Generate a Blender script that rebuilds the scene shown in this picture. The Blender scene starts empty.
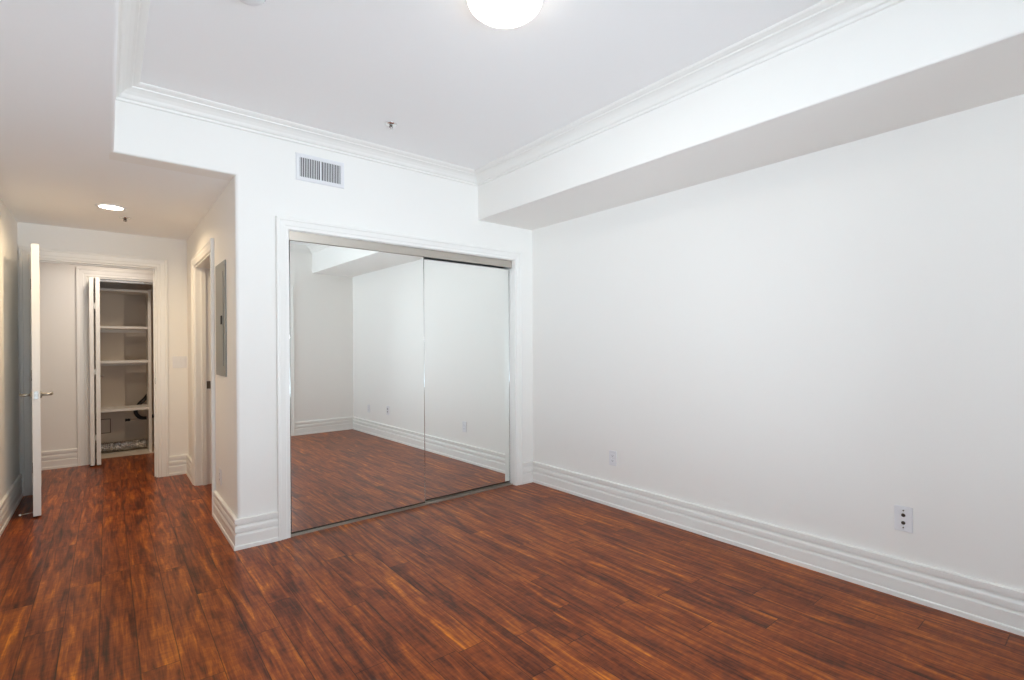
import bpy, bmesh, math, random
from mathutils import Vector, Matrix
random.seed(7)
S = bpy.context.scene
COL = S.collection
PI = math.pi

# ---------------------------------------------------------------- camera
FPX, PY = 501.63, 348.516
ya, pi_, ro = math.radians(38.894), math.radians(-0.26), math.radians(-0.271)
fw = Vector((math.sin(ya) * math.cos(pi_), math.cos(ya) * math.cos(pi_), math.sin(pi_)))
r0 = Vector((math.cos(ya), -math.sin(ya), 0)); u0 = r0.cross(fw)
rt = r0 * math.cos(ro) + u0 * math.sin(ro); up = rt.cross(fw)
cam = bpy.data.cameras.new('camera'); co = bpy.data.objects.new('camera', cam); COL.objects.link(co)
m = Matrix((rt, up, -fw)).transposed().to_4x4(); m.translation = (0, 0, 1.25); co.matrix_world = m
cam.sensor_width = 36; cam.lens = FPX / 1024 * 36; cam.shift_y = (PY - 340) / 1024; cam.clip_start = 0.02
S.camera = co
# ---------------------------------------------------------------- world, exposure, lights
W = bpy.data.worlds.new('daylight'); S.world = W; W.use_nodes = True
SKY, UNDER_GLOW = 2.5, 6.0          # hazy sky above, stronger glow added below the horizon to brighten ceilings
wn_, wl_ = W.node_tree.nodes, W.node_tree.links; bg = wn_['Background']
tcw = wn_.new('ShaderNodeTexCoord'); sxw = wn_.new('ShaderNodeSeparateXYZ'); wl_.new(tcw.outputs['Generated'], sxw.inputs[0])
mrw = wn_.new('ShaderNodeMapRange'); mrw.inputs['From Min'].default_value = -0.08; mrw.inputs['From Max'].default_value = 0.05
mrw.inputs['To Min'].default_value = UNDER_GLOW; mrw.inputs['To Max'].default_value = SKY
wl_.new(sxw.outputs['Z'], mrw.inputs['Value']); wl_.new(mrw.outputs[0], bg.inputs[1])
bg.inputs[0].default_value = (0.79, 0.875, 1.0, 1)
S.view_settings.view_transform = 'Standard'; S.view_settings.look = 'None'
S.view_settings.gamma = 1; S.view_settings.use_curve_mapping = False; S.view_settings.exposure = 0.70
LAMP_STRENGTH = 52.0            # frosted ceiling lamp
DOWNLIGHT_W = 7.0               # hall recessed light
VESTIBULE_FILL_W = 4.7  # unseen downlight added to light the space past the doorway
S.cycles.max_bounces = 16; S.cycles.diffuse_bounces = 8; S.cycles.glossy_bounces = 8; S.cycles.transparent_max_bounces = 12
S.cycles.caustics_reflective = True; S.cycles.use_denoising = True; S.cycles.sample_clamp_indirect = 6
# the daylight portal that guides sky light through the glazed door
pl = bpy.data.lights.new('window_portal', 'AREA'); pl.shape = 'RECTANGLE'; pl.size = 2.5; pl.size_y = 2.05
po = bpy.data.objects.new('window_portal', pl); COL.objects.link(po)
po.location = (0.86, -0.56, 1.03); po.rotation_euler = (PI / 2, 0, 0)
pl.cycles.is_portal = True
pl2 = bpy.data.lights.new('window_portal_left', 'AREA'); pl2.shape = 'RECTANGLE'; pl2.size = 1.95; pl2.size_y = 1.52; pl2.cycles.is_portal = True
po2 = bpy.data.objects.new('window_portal_left', pl2); COL.objects.link(po2); po2.location = (-0.69, 0.46, 1.095)
po2.rotation_euler = Vector((-1, 0, 0)).to_track_quat('Z', 'Y').to_euler()
po.rotation_euler = Vector((0, -1, 0)).to_track_quat('Z', 'Y').to_euler()

# ---------------------------------------------------------------- materials
def mat(name, col, rough=0.5, metal=0.0, spec=0.5, bump=None, coat=0.0):
    m = bpy.data.materials.new(name); m.use_nodes = True
    n = m.node_tree.nodes; l = m.node_tree.links; b = n['Principled BSDF']
    b.inputs['Base Color'].default_value = (*col, 1); b.inputs['Roughness'].default_value = rough
    b.inputs['Metallic'].default_value = metal; b.inputs['Specular IOR Level'].default_value = spec
    b.inputs['Coat Weight'].default_value = coat
    tc = n.new('ShaderNodeTexCoord'); nz = n.new('ShaderNodeTexNoise')
    sc, st = bump or (60, 0.02)
    nz.inputs['Scale'].default_value = sc; nz.inputs['Detail'].default_value = 4
    l.new(tc.outputs['Object'], nz.inputs['Vector'])
    bp = n.new('ShaderNodeBump'); bp.inputs['Strength'].default_value = st; bp.inputs['Distance'].default_value = 0.004
    l.new(nz.outputs['Fac'], bp.inputs['Height']); l.new(bp.outputs['Normal'], b.inputs['Normal'])
    return m
def emat(name, col, strength):
    m = bpy.data.materials.new(name); m.use_nodes = True
    b = m.node_tree.nodes['Principled BSDF']
    b.inputs['Base Color'].default_value = (0.9, 0.9, 0.88, 1); b.inputs['Roughness'].default_value = 0.4
    b.inputs['Emission Color'].default_value = (*col, 1); b.inputs['Emission Strength'].default_value = strength
    return m
M = dict(
    wall=mat('wall_paint', (0.89, 0.875, 0.845), 0.62, spec=0.3, bump=(180, 0.05)),
    ceil=mat('ceiling_paint', (0.93, 0.93, 0.93), 0.75, spec=0.2, bump=(150, 0.05)),
    beige=mat('beige_paint', (0.66, 0.57, 0.47), 0.7),
    trim=mat('trim_paint', (0.88, 0.87, 0.84), 0.32, spec=0.5, bump=(60, 0.0)),
    door=mat('door_paint', (0.87, 0.86, 0.83), 0.38, spec=0.5),
    plastic=mat('white_plastic', (0.80, 0.80, 0.82), 0.35),
    plastic_d=mat('shadow_plastic', (0.55, 0.55, 0.54), 0.4),
    dark=mat('dark_recess', (0.03, 0.03, 0.03), 0.6),
    rubber=mat('black_rubber', (0.015, 0.015, 0.016), 0.45),
    nickel=mat('satin_nickel', (0.44, 0.425, 0.40), 0.36, 1.0),
    bronze=mat('dark_bronze', (0.10, 0.075, 0.06), 0.4, 1.0),
    champagne=mat('champagne_aluminium', (0.56, 0.52, 0.47), 0.38, 1.0),
    chrome=mat('chrome', (0.82, 0.83, 0.83), 0.08, 1.0),
    steel=mat('grey_painted_steel', (0.30, 0.305, 0.29), 0.38, 0.35, bump=(20, 0.05)),
    shelf=mat('melamine_board', (0.80, 0.76, 0.70), 0.5),
    slab=mat('closet_floor_board', (0.66, 0.58, 0.48), 0.65, bump=(30, 0.2)),
    foil=mat('crinkled_foil', (0.72, 0.71, 0.70), 0.22, 1.0, bump=(90, 0.9)),
    strike=mat('aged_bronze_plate', (0.16, 0.13, 0.10), 0.4, 0.9),
)
def mirror_mat():
    m = bpy.data.materials.new('mirror_glass'); m.use_nodes = True
    b = m.node_tree.nodes['Principled BSDF']
    b.inputs['Base Color'].default_value = (0.965, 0.985, 0.965, 1); b.inputs['Metallic'].default_value = 1; b.inputs['Roughness'].default_value = 0.0
    return m
M['mirror'] = mirror_mat()
def glass_mat():
    m = bpy.data.materials.new('window_glass'); m.use_nodes = True
    n = m.node_tree.nodes; l = m.node_tree.links; n.remove(n['Principled BSDF'])
    t = n.new('ShaderNodeBsdfTransparent'); g = n.new('ShaderNodeBsdfGlossy'); g.inputs['Roughness'].default_value = 0.0
    t.inputs['Color'].default_value = (0.94, 0.97, 0.96, 1)
    f = n.new('ShaderNodeFresnel'); f.inputs['IOR'].default_value = 1.45
    mx = n.new('ShaderNodeMixShader'); l.new(f.outputs[0], mx.inputs[0]); l.new(t.outputs[0], mx.inputs[1]); l.new(g.outputs[0], mx.inputs[2])
    l.new(mx.outputs[0], n['Material Output'].inputs[0])
    return m
M['glass'] = glass_mat()
M['lamp'] = emat('frosted_lamp_glass', (1.0, 0.94, 0.84), LAMP_STRENGTH)
def bowl_gradient():                                      # brightest under the bulbs, dimmer towards the rim
    n = M['lamp'].node_tree.nodes; l = M['lamp'].node_tree.links; b = n['Principled BSDF']
    tc = n.new('ShaderNodeTexCoord'); mp = n.new('ShaderNodeVectorMath'); mp.operation = 'MULTIPLY'; mp.inputs[1].default_value = (1, 1, 0)
    ln = n.new('ShaderNodeVectorMath'); ln.operation = 'LENGTH'; mr = n.new('ShaderNodeMapRange')
    mr.inputs['From Min'].default_value = 0.03; mr.inputs['From Max'].default_value = 0.125
    mr.inputs['To Min'].default_value = LAMP_STRENGTH; mr.inputs['To Max'].default_value = 4.2
    l.new(tc.outputs['Object'], mp.inputs[0]); l.new(mp.outputs[0], ln.inputs[0]); l.new(ln.outputs['Value'], mr.inputs['Value']); l.new(mr.outputs[0], b.inputs['Emission Strength'])
bowl_gradient()
M['led'] = emat('downlight_lens', (1.0, 0.86, 0.68), 8.0)

def floor_mat():
    m = bpy.data.materials.new('acacia_planks'); m.use_nodes = True
    n = m.node_tree.nodes; l = m.node_tree.links; b = n['Principled BSDF']
    def mth(op, a, c=None, d=None):
        k = n.new('ShaderNodeMath'); k.operation = op
        for i, v in enumerate((a, c, d)):
            if v is None: continue
            if isinstance(v, (int, float)): k.inputs[i].default_value = v
            else: l.new(v, k.inputs[i])
        return k.outputs[0]
    tc = n.new('ShaderNodeTexCoord'); sp = n.new('ShaderNodeSeparateXYZ'); l.new(tc.outputs['Object'], sp.inputs[0])
    X, Y = sp.outputs[0], sp.outputs[1]
    PW, PL = 0.127, 1.22
    xs = mth('DIVIDE', mth('ADD', X, 0.035), PW); row = mth('FLOOR', xs); fx = mth('FRACT', xs)
    wn = n.new('ShaderNodeTexWhiteNoise'); wn.noise_dimensions = '1D'; l.new(row, wn.inputs['W'])
    ys = mth('ADD', mth('DIVIDE', Y, PL), mth('MULTIPLY', wn.outputs['Value'], 7.0)); pl_ = mth('FLOOR', ys); fy = mth('FRACT', ys)
    cb = n.new('ShaderNodeCombineXYZ'); l.new(row, cb.inputs[0]); l.new(pl_, cb.inputs[1])
    wp = n.new('ShaderNodeTexWhiteNoise'); wp.noise_dimensions = '2D'; l.new(cb.outputs[0], wp.inputs['Vector'])
    pr = wp.outputs['Value']
    # grain coordinates: shifted per plank
    def grain(sx, sy, det, rough, dist, seed):
        c = n.new('ShaderNodeCombineXYZ')
        l.new(mth('MULTIPLY', X, sx), c.inputs[0]); l.new(mth('ADD', mth('MULTIPLY', Y, sy), mth('MULTIPLY', pr, 37.0 + seed)), c.inputs[1])
        l.new(mth('MULTIPLY', pr, 19.0 + seed), c.inputs[2])
        k = n.new('ShaderNodeTexNoise'); k.inputs['Scale'].default_value = 1.0; k.inputs['Detail'].default_value = det
        k.inputs['Roughness'].default_value = rough; k.inputs['Distortion'].default_value = dist
        l.new(c.outputs[0], k.inputs['Vector']); return k.outputs['Fac']
    g1 = grain(48, 2.8, 4, 0.64, 0.8, 0)      # streaks
    g2 = grain(13, 2.0, 3, 0.55, 1.1, 5)       # broad figure
    g3 = grain(150, 9, 3, 0.65, 0.3, 9)        # fine pores
    g4 = grain(16, 42, 2, 0.5, 0.8, 3)        # curl across the grain
    v = mth('ADD', mth('MULTIPLY', g1, 0.54), mth('MULTIPLY', g2, 0.50))
    v = mth('ADD', v, mth('MULTIPLY', mth('SUBTRACT', g3, 0.5), 0.13))
    v = mth('ADD', v, mth('MULTIPLY', mth('SUBTRACT', g4, 0.5), 0.15))
    v = mth('ADD', v, mth('MULTIPLY', mth('SUBTRACT', pr, 0.5), 0.055))
    v = mth('ADD', mth('MULTIPLY', mth('SUBTRACT', v, 0.52), 1.10), 0.50)
    rp = n.new('ShaderNodeValToRGB'); l.new(v, rp.inputs[0]); e = rp.color_ramp.elements
    e[0].position = 0.29; e[0].color = (0.042, 0.010, 0.003, 1)
    e[1].position = 0.72; e[1].color = (0.68, 0.212, 0.014, 1)
    for p, c in ((0.39, (0.106, 0.022, 0.006, 1)), (0.47, (0.192, 0.040, 0.009, 1)), (0.55, (0.28, 0.065, 0.011, 1)), (0.63, (0.43, 0.115, 0.012, 1))):
        k = e.new(p); k.color = c
    # seams
    ex = mth('MINIMUM', fx, mth('SUBTRACT', 1.0, fx)); ey = mth('MINIMUM', fy, mth('SUBTRACT', 1.0, fy))
    dx = mth('MULTIPLY', ex, PW); dy = mth('MULTIPLY', ey, PL)
    dm = mth('MINIMUM', dx, dy)
    mr = n.new('ShaderNodeMapRange'); mr.inputs['From Min'].default_value = 0.0006; mr.inputs['From Max'].default_value = 0.0028
    mr.inputs['To Min'].default_value = 0.30; mr.inputs['To Max'].default_value = 1.0; l.new(dm, mr.inputs['Value'])
    mx = n.new('ShaderNodeMix'); mx.data_type = 'RGBA'; mx.blend_type = 'MULTIPLY'; mx.inputs['Factor'].default_value = 1
    l.new(rp.outputs[0], mx.inputs['A'])
    cg = n.new('ShaderNodeCombineXYZ')
    for i in range(3): l.new(mr.outputs[0], cg.inputs[i])
    l.new(cg.outputs[0], mx.inputs['B'])
    l.new(mx.outputs['Result'], b.inputs['Base Color'])
    bp = n.new('ShaderNodeBump'); bp.inputs['Strength'].default_value = 0.10; bp.inputs['Distance'].default_value = 0.004
    hgt = mth('ADD', mth('MULTIPLY', mr.outputs[0], 0.5), mth('MULTIPLY', g2, 0.6)); l.new(mth('ADD', hgt, mth('MULTIPLY', g1, 0.3)), bp.inputs['Height'])
    l.new(bp.outputs['Normal'], b.inputs['Normal'])
    b.inputs['Roughness'].default_value = 0.285; b.inputs['Specular IOR Level'].default_value = 0.17
    return m
M['floor'] = floor_mat()

# ---------------------------------------------------------------- mesh helpers
class MB:
    def __init__(s): s.b = bmesh.new()
    def face(s, vs, smooth=False):
        try:
            f = s.b.faces.new(vs); f.smooth = smooth
        except ValueError: pass
    def box(s, x0, x1, y0, y1, z0, z1, bev=0.0, seg=2):
        t = bmesh.new(); bmesh.ops.create_cube(t, size=1)
        for v in t.verts:
            v.co = ((x0 + x1) / 2 + v.co.x * (x1 - x0), (y0 + y1) / 2 + v.co.y * (y1 - y0), (z0 + z1) / 2 + v.co.z * (z1 - z0))
        if bev: bmesh.ops.bevel(t, geom=t.edges[:], offset=bev, segments=seg, profile=0.5, affect='EDGES')
        s.merge(t); return s
    def merge(s, t, mtx=None):
        me = bpy.data.meshes.new('tmp'); t.to_mesh(me); t.free()
        if mtx: me.transform(mtx)
        s.b.from_mesh(me); bpy.data.meshes.remove(me)
    def prism(s, pts, z0, z1):
        """plan polygon extruded in z"""
        a = [s.b.verts.new((x, y, z0)) for x, y in pts]; c = [s.b.verts.new((x, y, z1)) for x, y in pts]
        k = len(pts)
        for i in range(k): s.face((a[i], a[(i + 1) % k], c[(i + 1) % k], c[i]))
        s.face(a[::-1]); s.face(c); return s
    def sweep(s, prof, path, fn, closed=False, left=True, caps=True):
        """profile (a across, b third) swept along a 2D path with mitred corners; fn maps (u, v, w) to 3D"""
        n = len(path); rings = []
        for i, p in enumerate(path):
            p = Vector(p)
            def nrm(a, c):
                d = (Vector(c) - Vector(a)).normalized(); q = Vector((-d.y, d.x)); return q if left else -q
            if closed or 0 < i < n - 1:
                n1 = nrm(path[i - 1], path[i]); n2 = nrm(path[i], path[(i + 1) % n]); q = n1 + n2; q /= max(q.dot(n1), 1e-6)
            elif i == 0: q = nrm(path[0], path[1])
            else: q = nrm(path[-2], path[-1])
            rings.append([s.b.verts.new(fn(p.x + q.x * a, p.y + q.y * a, b)) for a, b in prof])
        k = len(prof)
        for i in range(n if closed else n - 1):
            A, B = rings[i], rings[(i + 1) % n]
            for j in range(k): s.face((A[j], A[(j + 1) % k], B[(j + 1) % k], B[j]))
        if not closed and caps: s.face(rings[0][::-1]); s.face(rings[-1])
        return s
    def lathe(s, prof, seg=40, mtx=None, cap=True):
        t = bmesh.new(); R = []
        for r, z in prof:
            if r < 1e-6: R.append([t.verts.new((0, 0, z))])
            else: R.append([t.verts.new((r * math.cos(2 * PI * i / seg), r * math.sin(2 * PI * i / seg), z)) for i in range(seg)])
        for A, B in zip(R, R[1:]):
            for i in range(seg):
                j = (i + 1) % seg
                q = [A[i % len(A)], A[j % len(A)], B[j % len(B)], B[i % len(B)]]
                u = []
                for v in q:
                    if v not in u: u.append(v)
                if len(u) > 2:
                    f = t.faces.new(u); f.smooth = True
        bmesh.ops.recalc_face_normals(t, faces=t.faces[:])
        s.merge(t, mtx); return s
    def tube(s, pts, r, seg=12, rad=None):
        pts = [Vector(p) for p in pts]; n = len(pts); rings = []; ref = None
        for i, p in enumerate(pts):
            d = (pts[min(i + 1, n - 1)] - pts[max(i - 1, 0)]).normalized()
            if ref is None: ref = d.orthogonal().normalized()
            ref = (ref - d * ref.dot(d)).normalized(); q = d.cross(ref); rr = rad[i] if rad else r
            rings.append([s.b.verts.new(p + (ref * math.cos(2 * PI * j / seg) + q * math.sin(2 * PI * j / seg)) * rr) for j in range(seg)])
        for A, B in zip(rings, rings[1:]):
            for j in range(seg): s.face((A[j], A[(j + 1) % seg], B[(j + 1) % seg], B[j]), True)
        s.face(rings[0][::-1]); s.face(rings[-1]); return s
    def build(s, name, material, parent=None, loc=None):
        bmesh.ops.recalc_face_normals(s.b, faces=s.b.faces[:])
        me = bpy.data.meshes.new(name); s.b.to_mesh(me); s.b.free(); me.materials.append(material)
        o = bpy.data.objects.new(name, me); COL.objects.link(o)
        if loc is not None:                                   # geometry given in world space, origin moved to loc
            me.transform(Matrix.Translation(-Vector(loc))); o.location = loc
        if parent is not None:
            o.parent = parent
        return o
def structure(o):
    o['kind'] = 'structure'; return o
def tag(o, label, cat, group=None):
    o['label'] = label; o['category'] = cat
    if group: o['group'] = group
    return o
def thing(name, label, cat, loc=(0, 0, 0), rz=0.0, group=None):
    o = bpy.data.objects.new(name, None); COL.objects.link(o); o.location = loc; o.rotation_euler = (0, 0, rz); o.empty_display_size = 0.1
    return tag(o, label, cat, group)
def place(o, loc, axis_out=None):                            # aim a +Z built lathe along another axis
    o.location = loc; return o
RX = lambda a: Matrix.Rotation(a, 4, 'X')
RY = lambda a: Matrix.Rotation(a, 4, 'Y')
T = lambda *v: Matrix.Translation(v)

# ---------------------------------------------------------------- key dimensions (metres)
XL, XR, XH = -0.585, 3.060, 0.622           # left wall, right wall, hall right wall
YB, YC, YE, YV = -0.42, 3.490, 5.925, 7.050  # back wall, closet wall, hall end wall, far vestibule wall
ZS, ZT = 2.319, 2.690                        # soffit underside, tray ceiling
SL, SR = 0.035, 2.453                        # tray sides
OX0, OX1, OZ = 0.930, 2.846, 2.022           # closet opening
DX0, DX1, DZ = -0.490, 0.375, 2.028          # hall end doorway
HY0, HY1, HZ = 4.370, 5.335, 1.985           # side doorway in the hall
CX0, CX1, CZ = -0.165, 0.640, 2.020          # laundry closet opening
WX0, WX1, WZ = -0.40, 2.12, 2.06             # glazed door behind the camera
LY0, LY1, LZ0, LZ1 = -0.30, 1.22, 0.12, 2.07     # unseen left window, added and made tall to light wall and soffits

# ---------------------------------------------------------------- shell
structure(MB().box(XL - 0.12, 3.2, YB - 0.15, YE + 0.06, -0.12, 0.0).build('floor', M['floor']))
structure(MB().box(-2.2, 1.7, YE + 0.06, 7.33, -0.12, 0.0).build('floor_vestibule', M['floor']))
structure(MB().box(-0.5, 1.1, 7.33, 8.12, -0.12, -0.002).build('floor_closet', M['slab']))
structure(MB().box(XL - 0.12, XR + 0.12, YB - 0.15, YC + 0.12, ZT, ZT + 0.12).build('ceiling', M['ceil']))
b = MB(); b.box(SR, XR + 0.02, YB - 0.02, YC + 0.02, ZS, ZT + 0.02, 0.008, 3)
structure(b.build('ceiling_soffit_right', M['wall']))
b = MB(); b.box(XL - 0.02, SL, YB - 0.02, YC + 0.06, ZS, ZT + 0.02, 0.014, 4)
structure(b.build('ceiling_soffit_left', M['ceil']))
b = MB(); b.box(XL - 0.05, 0.74, YC + 0.03, YE + 0.06, ZS + 0.0005, ZS + 0.12)
structure(b.build('ceiling_hall', M['ceil']))
structure(MB().box(-2.2, 1.6, YE + 0.03, YV + 0.1, 2.36, 2.48).build('ceiling_vestibule', M['ceil']))

def fillet_column():
    r = 0.022; pts = [(XH, YC + 0.15), ]
    for i in range(7):
        a = PI + PI / 2 * i / 6
        pts.append((XH + r + r * math.cos(a), YC + r + r * math.sin(a)))
    return pts + [(OX0, YC), (OX0, YC + 0.15)]
b = MB(); b.prism(fillet_column(), 0, ZS + 0.02)
b.box(OX0, OX1, YC, YC + 0.15, OZ, ZS + 0.02); b.box(OX1, XR + 0.02, YC, YC + 0.15, 0, ZS + 0.02)
b.box(SL - 0.1, XR + 0.02, YC, YC + 0.15, ZS + 0.02, ZT + 0.02)
# rounded lower lip of the fascia above the hall opening
rr = 0.012
b.sweep([(YC, ZS + .02)] + [(YC + rr - rr * math.cos(PI / 2 * i / 5), ZS + rr - rr * math.sin(PI / 2 * i / 5)) for i in range(6)] + [(YC + .15, ZS), (YC + .15, ZS + .02)],
        [(0, 0), (1, 0)], lambda u, v, w: (SL - .02 + u * (XH + .022 - SL + .02), v, w))
structure(b.build('wall_closet', M['wall']))
b = MB(); b.box(XH + 0.001, XH + 0.12, YC + 0.15, HY0, 0, ZS + 0.05); b.box(XH + 0.001, XH + 0.12, HY1, YE + 0.02, 0, ZS + 0.05)
b.box(XH + 0.001, XH + 0.12, HY0, HY1, HZ, ZS + 0.05)
structure(b.build('wall_hall_right', M['wall']))
b = MB(); b.box(XL - 0.12, XL, YB - 0.15, LY0, 0, ZT + 0.1); b.box(XL - 0.12, XL, LY1, YE + 0.12, 0, ZT + 0.1)
b.box(XL - 0.12, XL, LY0, LY1, 0, LZ0); b.box(XL - 0.12, XL, LY0, LY1, LZ1, ZT + 0.1)
structure(b.build('wall_left', M['wall']))
structure(MB().box(XR, XR + 0.12, YB - 0.15, 4.3, 0, ZT + 0.1).build('wall_right', M['wall']))
b = MB(); b.box(XL - 0.12, WX0, YB - 0.15, YB, 0, ZT + 0.1); b.box(WX1, XR + 0.1, YB - 0.15, YB, 0, ZT + 0.1); b.box(WX0, WX1, YB - 0.15, YB, WZ, ZT + 0.1)
structure(b.build('wall_back', M['wall']))
b = MB(); b.box(-2.2, DX0, YE, YE + 0.12, 0, 2.45); b.box(DX1, 1.6, YE, YE + 0.12, 0, 2.45); b.box(DX0, DX1, YE, YE + 0.12, DZ, 2.45)
structure(b.build('wall_hall_end', M['wall']))
b = MB(); b.box(-2.2, CX0, YV, YV + 0.12, 0, 2.45); b.box(CX1, 1.6, YV, YV + 0.12, 0, 2.45); b.box(CX0, CX1, YV, YV + 0.12, CZ, 2.45)
structure(b.build('wall_vestibule', M['wall']))
structure(MB().box(-2.3, -2.2, YE, YV + 0.12, 0, 2.45).build('wall_vestibule_left', M['wall']))
structure(MB().box(1.6, 1.7, YE, YV + 0.12, 0, 2.45).build('wall_vestibule_right', M['wall']))
# laundry closet shell
b = MB(); b.box(-0.5, 1.1, 8.0, 8.1, -0.1, 2.5); b.box(-0.5, -0.4, 7.17, 8.0, -0.1, 2.5); b.box(0.98, 1.08, 7.17, 8.0, -0.1, 2.5); b.box(-0.5, 1.1, 7.15, 8.1, 2.44, 2.54)
b.box(-0.4, 0.165, 7.83, 8.0, -0.01, 2.44)                    # boxed-out chase on the left
structure(b.build('wall_laundry', M['beige']))
# wardrobe closet behind the mirrors and the room beyond the side doorway
b = MB(); b.box(XH + 0.12, XR, 4.14, 4.24, 0, 2.45); b.box(XH + 0.12, XR + 0.05, YC + 0.14, 4.24, 2.34, 2.46)
structure(b.build('wall_wardrobe', M['wall']))
b = MB(); b.box(2.2, 2.3, 4.24, 5.9, 0, 2.45); b.box(XH + 0.12, 2.3, 5.86, 5.92, 0, 2.45); b.box(XH + 0.12, 2.3, 4.2, 5.92, 2.36, 2.46)
structure(b.build('wall_side_room', M['wall']))

# ---------------------------------------------------------------- mouldings
BB = [(0, 0), (0, .188), (.012, .188), (.018, .184), (.018, .159), (.005, .157), (.005, .147), (.014, .141), (.018, .130),
      (.018, .113), (.018, .107), (.006, .105), (.006, .097), (.014, .092), (.018, .084), (.018, .026), (.022, .024), (.024, .019), (.024, 0)]
flat = lambda u, v, w: (u, v, w)
def baseboard(name, path, left=True):
    return structure(MB().sweep(BB, path, flat, left=left).build(name, M['trim']))
CAS_W = 0.078
baseboard('baseboard_right', [(XR, YC), (XR, YB)], left=False)
baseboard('baseboard_back', [(WX1 + 0.07, YB), (XR, YB)])
baseboard('baseboard_left', [(XL, YE), (XL, LY1 + 0.05)])
baseboard('baseboard_column', [(OX0 - CAS_W, YC), (XH, YC), (XH, HY0 - CAS_W)], left=True)
baseboard('baseboard_corner', [(XR, YC), (OX1 + CAS_W, YC)])
baseboard('baseboard_hall_right', [(XH, HY1 + CAS_W), (XH, YE), (DX1 + 0.086, YE)], left=True)
baseboard('baseboard_vestibule', [(CX0 - 0.09, YV), (-2.2, YV)])
baseboard('baseboard_hall_end', [(DX0 - 0.086, YE), (XL - .001, YE)])
baseboard('baseboard_vestibule_right', [(1.6, YV), (CX1 + 0.09, YV)])

CR = [(0, ZT - .086), (.006, ZT - .086), (.010, ZT - .083), (.012, ZT - .072), (.020, ZT - .068), (.024, ZT - .062), (.030, ZT - .050), (.042, ZT - .036),
      (.056, ZT - .027), (.066, ZT - .024), (.068, ZT - .018), (.076, ZT - .016), (.088, ZT - .010), (.094, ZT - .004), (.095, ZT), (0, ZT)]
CRK = [(a * 1.18, z) for a, z in CR]
structure(MB().sweep(CRK, [(SL, YB), (SR, YB), (SR, YC), (SL, YC)], flat, closed=True).build('trim_crown', M['trim']))

CASING = [(0, 0), (0, .012), (.003, .015), (.022, .015), (.026, .018), (.056, .020), (.060, .024), (.074, .024), (.078, .020), (.078, 0)]
def casing(name, path, fn, w=0.078, left=True):
    k = w / 0.078
    return structure(MB().sweep([(a * k, t) for a, t in CASING], path, fn, left=left).build(name, M['trim']))
onY = lambda y: (lambda u, v, w: (u, y - w, v))
onYb = lambda y: (lambda u, v, w: (u, y + w, v))
onX = lambda x: (lambda u, v, w: (x - w, u, v))
casing('trim_wardrobe', [(OX0, 0), (OX0, OZ), (OX1, OZ), (OX1, 0)], onY(YC))
casing('trim_hall_end', [(DX0, 0), (DX0, DZ), (DX1, DZ), (DX1, 0)], onY(YE), 0.086)
casing('trim_hall_end_far', [(DX0, 0), (DX0, DZ), (DX1, DZ), (DX1, 0)], onYb(YE + 0.12), 0.086)
casing('trim_hall_side', [(HY0, 0), (HY0, HZ), (HY1, HZ), (HY1, 0)], onX(XH))
casing('trim_laundry', [(CX0, 0), (CX0, CZ), (CX1, CZ), (CX1, 0)], onY(YV), 0.09)
casing('trim_glazed_door', [(WX0, 0), (WX0, WZ), (WX1, WZ), (WX1, 0)], onYb(YB), 0.07)
# jamb linings (with stops)
def jamb_y(name, x0, x1, z, y0, y1, stop=None, t=0.014):
    b = MB()
    b.box(x0 - 0.004, x0 + t, y0, y1, 0, z); b.box(x1 - t, x1 + 0.004, y0, y1, 0, z); b.box(x0 + t, x1 - t, y0, y1, z - t, z + 0.004)
    if stop:
        b.box(x0 + t, x0 + t + .011, stop, stop + .035, 0, z - t); b.box(x1 - t - .011, x1 - t, stop, stop + .035, 0, z - t); b.box(x0 + t + .011, x1 - t - .011, stop, stop + .035, z - t - .011, z - t)
    return structure(b.build(name, M['trim']))
jamb_y('trim_hall_end_jamb', DX0, DX1, DZ, YE - 0.001, YE + 0.121, YE + 0.045)
jamb_y('trim_laundry_jamb', CX0, CX1, CZ, YV - 0.001, YV + 0.121)
jamb_y('trim_wardrobe_jamb', OX0, OX1, OZ, YC + 0.0, YC + 0.151, None, 0.004)
b = MB(); t = 0.014
b.box(XH - .001, XH + .121, HY0 - .004, HY0 + t, 0, HZ); b.box(XH - .001, XH + .121, HY1 - t, HY1 + .004, 0, HZ); b.box(XH - .001, XH + .121, HY0 + t, HY1 - t, HZ - t, HZ + .004)
b.box(XH + .045, XH + .080, HY1 - t - .011, HY1 - t, 0, HZ - t); b.box(XH + .045, XH + .080, HY0 + t, HY0 + t + .011, 0, HZ - t)
hj = structure(b.build('trim_hall_side_jamb', M['trim']))
sp = MB().box(XH + .083, XH + .113, HY1 - t - .004, HY1 - t + .001, .875, .945, .002).box(XH + .088, XH + .104, HY1 - t - .0055, HY1 - t - .002, .895, .925, .001).build('strike_plate', M['strike'], hj)
sp['label'] = 'dark metal strike plate'
# strike on the hall end jamb
hs = bpy.data.objects['trim_hall_end_jamb']
MB().box(DX1 - .016, DX1 - .012, YE + .008, YE + .038, .90, .96, .001).build('strike_plate', M['nickel'], hs)

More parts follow.
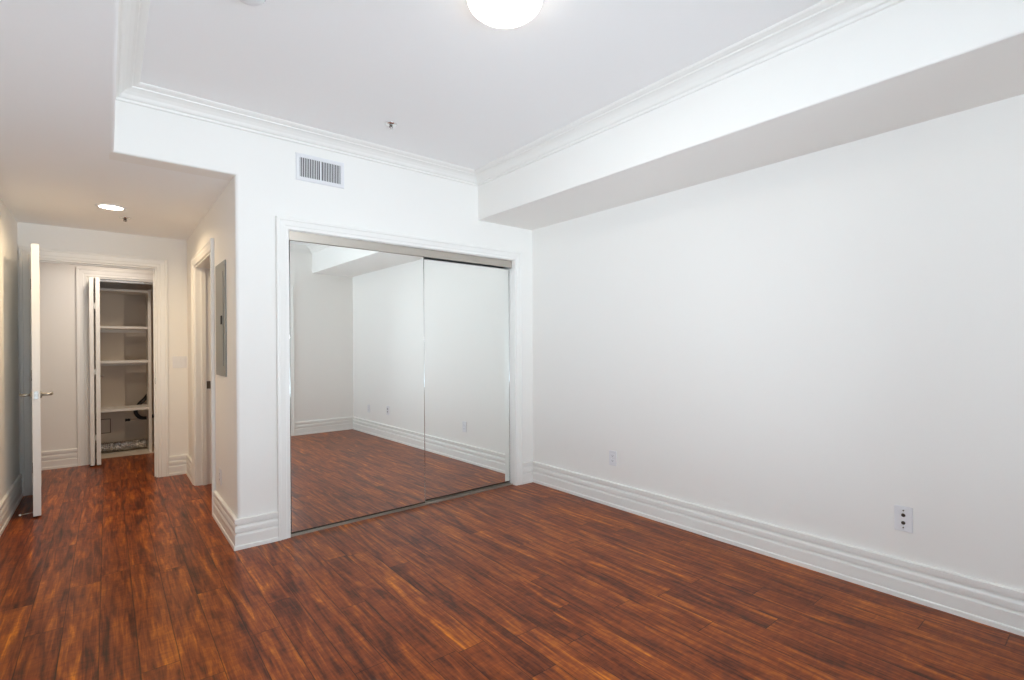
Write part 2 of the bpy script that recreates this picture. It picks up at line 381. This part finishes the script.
# ---------------------------------------------------------------- glazed door behind the camera (source of the daylight)
wn = structure(bpy.data.objects.new('window_1', None)); COL.objects.link(wn); wn.location = (0, 0, 0)
b = MB(); y0, y1 = YB - 0.13, YB - 0.03
b.box(WX0, WX0 + .045, y0, y1, 0, WZ); b.box(WX1 - .045, WX1, y0, y1, 0, WZ); b.box(WX0 + .045, WX1 - .045, y0, y1, WZ - .045, WZ); b.box(WX0 + .045, WX1 - .045, y0, y1, 0, .03)
b.build('window_frame', M['plastic'], wn)
xm = (WX0 + WX1) / 2
for x0, x1, yy in ((WX0 + .045, xm + .03, YB - .06), (xm - .03, WX1 - .045, YB - .105)):
    b = MB(); b.box(x0, x0 + .055, yy - .018, yy + .018, .03, WZ - .045, .003); b.box(x1 - .055, x1, yy - .018, yy + .018, .03, WZ - .045, .003)
    b.box(x0 + .055, x1 - .055, yy - .018, yy + .018, .03, .11, .003); b.box(x0 + .055, x1 - .055, yy - .018, yy + .018, WZ - .1, WZ - .045, .003)
    sa = b.build('sash', M['plastic'], wn)
    MB().box(x0 + .05, x1 - .05, yy - .003, yy + .003, .105, WZ - .095).build('pane', M['glass'], sa)

w2 = structure(bpy.data.objects.new('added_window_2', None)); COL.objects.link(w2)  # out of view; added so daylight reaches the right wall and ceilings
b = MB(); x0, x1 = XL - 0.10, XL - 0.03
b.box(x0, x1, LY0, LY0 + .045, LZ0, LZ1); b.box(x0, x1, LY1 - .045, LY1, LZ0, LZ1); b.box(x0, x1, LY0 + .045, LY1 - .045, LZ0, LZ0 + .045); b.box(x0, x1, LY0 + .045, LY1 - .045, LZ1 - .045, LZ1)
b.box(x0, x1, (LY0 + LY1) / 2 - .025, (LY0 + LY1) / 2 + .025, LZ0 + .045, LZ1 - .045)
b.build('window_frame', M['plastic'], w2)
MB().box(XL - .04, XL + .02, LY0 - .04, LY1 + .04, LZ0 - .03, LZ0 + .004, .003).build('window_sill', M['trim'], w2)
for y0_, y1_ in ((LY0 + .04, (LY0 + LY1) / 2 - .02), ((LY0 + LY1) / 2 + .02, LY1 - .04)):
    MB().box(XL - .068, XL - .062, y0_, y1_, LZ0 + .04, LZ1 - .04).build('pane', M['glass'], w2)

# ---------------------------------------------------------------- mirrored wardrobe doors
ROT = math.radians(1.0)
def wardrobe_pt(x, off):                                        # plane of the sliding doors, turned a little in its opening
    return (x, 3.499 + math.tan(ROT) * (x - OX0) + off)
def mirror_door(x0, x1, off, z0, z1, label):
    w = (x1 - x0)
    t_ = thing('sliding_mirror_door', label, 'mirror door', (*wardrobe_pt(x0, off), 0), ROT, None)
    MB().box(0.004, w - 0.004, 0, 0.005, z0 + .006, z1 - .006).build('mirror_panel', M['mirror'], t_)
    MB().box(0.004, w - 0.004, 0.0055, 0.016, z0 + .006, z1 - .006).build('backing_board', M['shelf'], t_)
    for x in (0.0, w):
        s_ = MB().lathe([(0, z0), (.0032, z0), (.0032, z1), (0, z1)], 16, T(x, 0.003, 0)).box(x - .003, x + .003, 0.003, .018, z0, z1)
        s_.build('side_stile', M['chrome'], t_)
    MB().box(0, w, -0.002, .018, z0, z0 + .009, .001).build('bottom_rail', M['bronze'], t_)
    MB().box(0, w, -0.001, .018, z1 - .007, z1, .001).build('top_rail', M['chrome'], t_)
    return t_
mirror_door(0.938, 1.948, 0.0, 0.016, 1.966, 'mirrored sliding door on the left, running in front of its neighbour')
mirror_door(1.915, 2.838, 0.024, 0.022, 1.946, 'mirrored sliding door on the right, set behind its neighbour')
tk = thing('sliding_door_track', 'champagne metal track of the mirrored wardrobe doors', 'track', (*wardrobe_pt(OX0 + .004, 0), 0), ROT)
L = OX1 - OX0 - .008
MB().box(0, L, -.012, -.008, 1.957, 2.017, .0015).box(0, L, -.008, .075, 2.007, 2.017).box(0, L, .019, .022, 1.975, 2.0).build('header_fascia', M['champagne'], tk)
b = MB(); b.box(0, L, -.014, .075, 0.0, .004); b.box(0, L, -.014, -.010, .003, .011, .001); b.box(0, L, .019, .022, .003, .012); b.box(0, L, .060, .064, .003, .012)
b.build('floor_rail', M['champagne'], tk)

# ---------------------------------------------------------------- hall door, opened towards the room
LW = 0.815
dr = thing('hall_door', 'open white hall door seen edge-on with lever handles', 'door', (-0.498, YE - 0.008, 0), math.radians(-90 + 4.5))
# local: x from hinge to latch edge, y thickness; local +y faces +X (right) in world
MB().box(0.012, LW + .02, 0.0, 0.044, .012, 2.022, .0015).build('leaf', M['door'], dr)
for s_, y in ((1, 0.044), (-1, 0.0)):
    pn = MB()
    for z0, z1 in ((.20, .86), (1.02, 1.86)):
        fr = [(0, 0), (0, .0012), (.012, .0018), (.02, .0006), (.02, 0)]
        pn.sweep(fr, [(.14, z0), (LW - .11, z0), (LW - .11, z1), (.14, z1)], (lambda u, v, w, y=y, s_=s_: (u, y + s_ * w, v)), closed=True)
    pn.build('panel_moulding', M['door'], dr)
xl = LW + .02 - .06
for s_, y in ((1, 0.044), (-1, 0.0)):
    h = MB().lathe([(0, 0), (.026, 0), (.026, .006), (.022, .010), (0, .010)], 28, T(xl, y, .905) @ RX(-s_ * PI / 2)).build('handle_rose', M['nickel'], dr)
    pts = [(xl, y + s_ * .008, .905), (xl, y + s_ * .045, .905), (xl - .004, y + s_ * .056, .905), (xl - .018, y + s_ * .062, .905), (xl - .06, y + s_ * .064, .907), (xl - .115, y + s_ * .066, .911)]
    MB().tube(pts, .009, 14, [.010, .010, .0105, .010, .009, .007]).build('lever_handle', M['nickel'], dr)
MB().box(LW + .0185, LW + .0212, .010, .034, .877, .933, .001).box(LW + .02, LW + .028, .016, .028, .897, .913, .002).build('latch_plate', M['nickel'], dr)
for z in (.23, 1.02, 1.80):
    MB().lathe([(0, -.045), (.007, -.045), (.007, .045), (0, .045)], 14, T(-.0, -.006, z)).box(0.0, .012, -.004, .030, z - .044, z + .044).build('hinge', M['bronze'], dr)
st = MB().tube([(LW - .03, -.001, .032), (LW - .03, -.066, .028)], .0032, 10).lathe([(0, 0), (.011, 0), (.011, .003), (0, .003)], 16, T(LW - .03, 0, .032) @ RX(PI / 2)).build('door_stop', M['nickel'], dr)
MB().lathe([(0, 0), (.007, 0), (.0085, .006), (.006, .013), (0, .014)], 16, T(LW - .03, -.064, .028) @ RX(PI / 2)).build('rubber_tip', M['plastic'], st)

# ---------------------------------------------------------------- ceiling and wall fittings
lt = thing('ceiling_light', 'round frosted glass ceiling light glowing at the centre of the tray ceiling', 'ceiling light', (1.27, 1.61, ZT))
MB().lathe([(0, 0), (.150, 0), (.156, -.004), (.156, -.022), (.150, -.026), (0, -.026)], 56).build('base_pan', M['nickel'], lt)
MB().lathe([(.146, -.020), (.152, -.026), (.153, -.034), (.146, -.048), (.128, -.064), (.098, -.077), (.06, -.085), (.02, -.088), (0, -.088)], 64).build('glass_shade', M['lamp'], lt)
MB().lathe([(0, -.085), (.006, -.087), (.008, -.092), (.0095, -.097), (.006, -.103), (0, -.105)], 20).build('finial', M['plastic'], lt)

sd = thing('smoke_detector', 'round white smoke detector on the tray ceiling, cut by the top edge', 'smoke detector', (0.452, 2.235, ZT))
MB().lathe([(0, 0), (.066, 0), (.066, -.010), (0, -.010)], 44).build('base_plate', M['plastic'], sd)
MB().lathe([(0, -.010), (.058, -.010), (.060, -.016), (.058, -.026), (.046, -.036), (.02, -.040), (0, -.040)], 44).build('cover', M['plastic'], sd)
v = MB()
for i in range(20):
    a = 2 * PI * i / 20
    v.merge((lambda t: (bmesh.ops.create_cube(t, size=1), t)[1])(bmesh.new()), Matrix.Rotation(a, 4, 'Z') @ T(.0585, 0, -.019) @ Matrix.Diagonal((.006, .009, .005, 1)))
v.build('vent_slots', M['plastic_d'], sd)

def sprinkler(loc, label):
    s_ = thing('fire_sprinkler', label, 'sprinkler', loc)
    MB().lathe([(0, 0), (.040, 0), (.040, -.003), (.030, -.009), (.018, -.011), (0, -.011)], 32).build('escutcheon', M['chrome'], s_)
    MB().lathe([(0, -.008), (.008, -.008), (.008, -.014), (.006, -.016), (0, -.016)], 16).build('body', M['bronze'], s_)
    a = MB()
    for k in (-1, 1): a.tube([(k * .006, 0, -.013), (k * .011, 0, -.018), (k * .010, 0, -.024), (0, 0, -.029)], .002, 8)
    a.build('frame_arms', M['bronze'], s_)
    MB().lathe([(0, -.029), (.013, -.029), (.014, -.031), (0, -.032)], 20).build('deflector', M['chrome'], s_)
    MB().lathe([(0, -.016), (.003, -.016), (.003, -.027), (0, -.027)], 10).build('bulb', M['strike'], s_)
sprinkler((1.436, 3.015, ZT), 'small fire sprinkler head on the raised tray ceiling')
sprinkler((0.121, 5.20, ZS), 'small fire sprinkler head on the low hall ceiling beyond the downlight')

def downlight(loc, label, watts, col):
    d = thing('recessed_downlight', label, 'downlight', loc)
    MB().lathe([(.072, 0.002), (.096, 0.001), (.097, -.003), (.092, -.006), (.076, -.005), (.072, 0.002)], 48).build('trim_ring', M['plastic'], d)
    MB().lathe([(0, -.002), (.074, -.002), (.074, 0.001), (0, 0.001)], 40).build('lens', M['led'], d)
    l_ = bpy.data.lights.new('downlight_lamp', 'AREA'); l_.shape = 'DISK'; l_.size = 0.13; l_.energy = watts; l_.color = col; l_.spread = math.radians(160)
    lo = bpy.data.objects.new('downlight_lamp', l_); COL.objects.link(lo); lo.parent = d; lo.location = (0, 0, -.0065)
    return d
downlight((0.030, 4.87, ZS), 'bright recessed downlight in the low hall ceiling', DOWNLIGHT_W, (1.0, 0.76, 0.45))
downlight((0.02, 6.42, 2.36), 'added unseen downlight in the ceiling beyond the hall doorway', VESTIBULE_FILL_W, (1.0, 0.86, 0.72))

vt = thing('air_vent', 'white wall vent with vertical slats above the mirrored doors', 'air vent', (1.142, YC, 2.453))
b = MB(); fr = [(0, 0), (0, .004), (.004, .007), (.020, .008), (.026, .004), (.027, 0)]
iw, ih = .136, .064
b.sweep([(a, w) for a, w in fr], [(-iw, -ih), (-iw, ih), (iw, ih), (iw, -ih)], lambda u, v, w: (u, -w, v), closed=True)
b.box(-.006, .006, -.006, -.001, -ih, ih)
b.build('frame', M['plastic'], vt)
MB().box(-iw - .004, iw + .004, -.0016, -.0006, -ih - .004, ih + .004).build('duct_opening', M['dark'], vt)
b = MB()
for k in range(24):
    x = -iw + (k + .5) * 2 * iw / 24
    if abs(x) < .008: continue
    bb = bmesh.new(); bmesh.ops.create_cube(bb, size=1)
    b.merge(bb, T(x, -.0035, 0) @ Matrix.Rotation(math.radians(28 if x < 0 else -28), 4, 'Z') @ Matrix.Diagonal((.0048, .0030, 2 * ih, 1)))
b.build('slats', M['plastic'], vt)

# electrical panel in the hall wall
ep = thing('electrical_panel', 'grey steel electrical panel set in the hall wall', 'electrical panel', (XH, 4.0, 1.054))
pw, ph = .187, .785
MB().box(-.008, 0.0, -pw, pw, 0, ph, .002).build('cover_frame', M['steel'], ep)
MB().box(-.012, -.008, -pw + .06, pw - .03, .07, ph - .07, .0015).build('panel_door', M['steel'], ep)
MB().box(-.019, -.012, -pw + .085, -pw + .125, .355, .415, .003).build('latch', M['rubber'], ep)
for y, z in ((-pw + .03, .03), (pw - .03, .03), (-pw + .03, ph - .03), (pw - .03, ph - .03)):
    MB().lathe([(0, 0), (.007, 0), (.005, .003), (0, .0035)], 12, T(-.008, y, z) @ RY(-PI / 2)).build('screw', M['nickel'], ep)

# outlets and switch. local: plate in y-z, front towards -x
def outlet(loc, label, rz=0.0, kind='duplex', group=None):
    o = thing('wall_outlet' if kind == 'duplex' else 'cable_outlet', label, 'outlet', loc, rz)
    w, hgt = (.036, .058) if kind == 'duplex' else (.037, .062)
    MB().box(-.007, 0, -w, w, -hgt, hgt, .003, 3).build('cover_plate', M['plastic'], o)
    if kind == 'duplex':
        for z in (.0195, -.0195):
            r = MB().box(-.0085, -.006, -.0165, .0165, z - .0135, z + .0135, .002).build('receptacle', M['plastic'], o)
            MB().box(-.0089, -.0080, -.0075, -.0055, z - .003, z + .006).box(-.0089, -.0080, .0055, .0075, z - .002, z + .005).lathe([(0, 0), (.0024, 0), (0, .0006)], 10, T(-.0085, 0, z - .008) @ RY(-PI / 2)).build('slots', M['dark'], r)
        MB().lathe([(0, 0), (.003, 0), (0, .0012)], 10, T(-.007, 0, 0) @ RY(-PI / 2)).build('screw', M['nickel'], o)
    else:
        for z in (.019, -.019):
            MB().lathe([(0, 0), (.0085, 0), (.0085, .002), (.0055, .002), (.0055, .008), (0, .008)], 18, T(-.007, 0, z) @ RY(-PI / 2)).build('jack', M['bronze'], o)
        for z in (.042, -.042):
            MB().lathe([(0, 0), (.0035, 0), (0, .0015)], 10, T(-.007, 0, z) @ RY(-PI / 2)).build('screw', M['strike'], o)
    return o
outlet((XR, 2.545, .376), 'white outlet plate low on the long bare wall, near the mirrored corner')
outlet((XR, .714, .388), 'white plate with two round dark jacks on the bare wall', kind='jack')
outlet((XR, .12, .36), 'white outlet plate nearest the back corner, seen left in the mirror')
outlet((XH, 4.08, .333), 'white outlet plate low on the hall wall below the electrical panel')
sw = thing('light_switch', 'white double light switch beside the hall end doorway', 'light switch', (.556, YE, 1.108))
MB().box(-.058, .058, -.006, 0, -.058, .058, .0025, 3).build('cover_plate', M['plastic'], sw)
for x in (-.023, .023):
    MB().box(x - .0165, x + .0165, -.0085, -.005, -.033, .033, .002).build('rocker', M['plastic'], sw)

# ---------------------------------------------------------------- laundry closet beyond the doorway
bf = thing('bifold_door', 'white bifold door folded open at the laundry closet', 'door', (CX0 + .02, YV + .11, 0))
for k, (x0, ang) in enumerate(((.004, -1.0), (.048, 0.5))):
    p = MB().box(0, .036, -.29, 0, .016, 2.000, .002).build('door_panel', M['door'], bf)
    p.location = (x0, 0, 0); p.rotation_euler = (0, 0, math.radians(ang))
b = MB()
for z in (.3, 1.0, 1.7): b.box(.036, .050, -.240, -.236, z - .03, z + .03)
b.build('hinge', M['door'], bf)
kn = MB().lathe([(0, 0), (.008, 0), (.007, .012), (.015, .02), (.015, .026), (0, .030)], 20, T(.084, -.16, .95) @ RY(PI / 2)).build('knob', M['nickel'], bf)
tr = structure(MB().box(CX0 + .014, CX1 - .014, YV + .095, YV + .125, CZ - .034, CZ - .014).build('trim_bifold_track', M['champagne']))
b = MB(); b.lathe([(0, 0), (.012, 0), (.012, .02), (0, .022)], 16, T(.345, YV + .09, CZ - .03)).build('track_catch', M['chrome'], tr)

su = thing('shelving_unit', 'white shelving unit with four shelves in the laundry closet', 'shelving unit', (0, 7.42, 0))
Z4 = (1.934, 1.499, 1.097, .534)
for x in (-.39, .382):
    MB().box(x, x + .03, 0.0, .40, 0.0, 1.95, .001).build('side_panel', M['shelf'], su)
for z in Z4:
    MB().box(-.36, .382, 0.01, .40, z - .022, z + .006, .001).build('shelf', M['shelf'], su)
for z in Z4[1:]:
    MB().box(-.36, .382, .385, .40, z - .06, z - .022).build('back_cleat', M['shelf'], su)
# foil duct along the closet floor
pts = []; rad = []
for i in range(71):
    u = i / 70
    x = -.33 + u * .70; y = 7.66 + .03 * math.sin(3 * u + .5) + .07 * u * u; z = .062 + .012 * math.sin(5 * u) ** 2
    pts.append((x, y, z)); rad.append(.052 + (.009 if i % 2 else -.005) + random.uniform(-.004, .004))
dm_ = MB().tube(pts, .05, 22, rad)
for v_ in dm_.b.verts: v_.co += Vector((random.uniform(-.003, .003), random.uniform(-.006, .006), random.uniform(-.006, .006)))
for f_ in dm_.b.faces: f_.smooth = False
tag(dm_.build('flexible_duct', M['foil']), 'crinkled silver foil duct lying on the laundry closet floor', 'duct')
# black hose hanging at the right behind the shelf
hp = [(.40, 7.855, .66), (.36, 7.86, .60), (.31, 7.86, .545), (.275, 7.86, .48), (.275, 7.86, .43), (.305, 7.86, .385), (.35, 7.86, .365), (.41, 7.86, .37), (.50, 7.86, .40)]
def smooth(pts, n=8):
    P = [Vector(p) for p in pts]; out = []
    for i in range(len(P) - 1):
        a, b_, c, d = P[max(i - 1, 0)], P[i], P[i + 1], P[min(i + 2, len(P) - 1)]
        for k in range(n):
            t = k / n
            out.append(0.5 * ((2 * b_) + (c - a) * t + (2 * a - 5 * b_ + 4 * c - d) * t * t + (3 * b_ - a - 3 * c + d) * t ** 3))
    return out + [P[-1]]
tag(MB().tube(smooth(hp), .022, 14).build('drain_hose', M['rubber']), 'black hose looping behind the lowest shelf of the laundry closet', 'hose')
vp = thing('supply_pipe', 'thin metal pipe with a dark valve on the laundry closet wall', 'pipe', (.19, 7.95, .345))
MB().tube([(0, 0, 0), (.12, 0, .006), (.32, 0, .03)], .007, 10).build('pipe', M['champagne'], vp)
MB().lathe([(0, -.035), (.016, -.035), (.018, -.01), (.013, 0), (.018, .012), (.014, .03), (0, .03)], 18, RY(PI / 2)).build('valve', M['rubber'], vp)
ap = thing('access_plate', 'square cover plate on the laundry closet back wall', 'plate', (-.05, 7.83, .305))
MB().sweep([(0, 0), (0, .005), (.003, .006), (.007, .005), (.007, 0)], [(-.07, -.08), (-.07, .08), (.07, .08), (.07, -.08)], lambda u, v, w: (u, -w, v), closed=True).build('rim', M['strike'], ap)
MB().box(-.068, .068, -.004, 0, -.078, .078, .001).build('cover', M['beige'], ap)
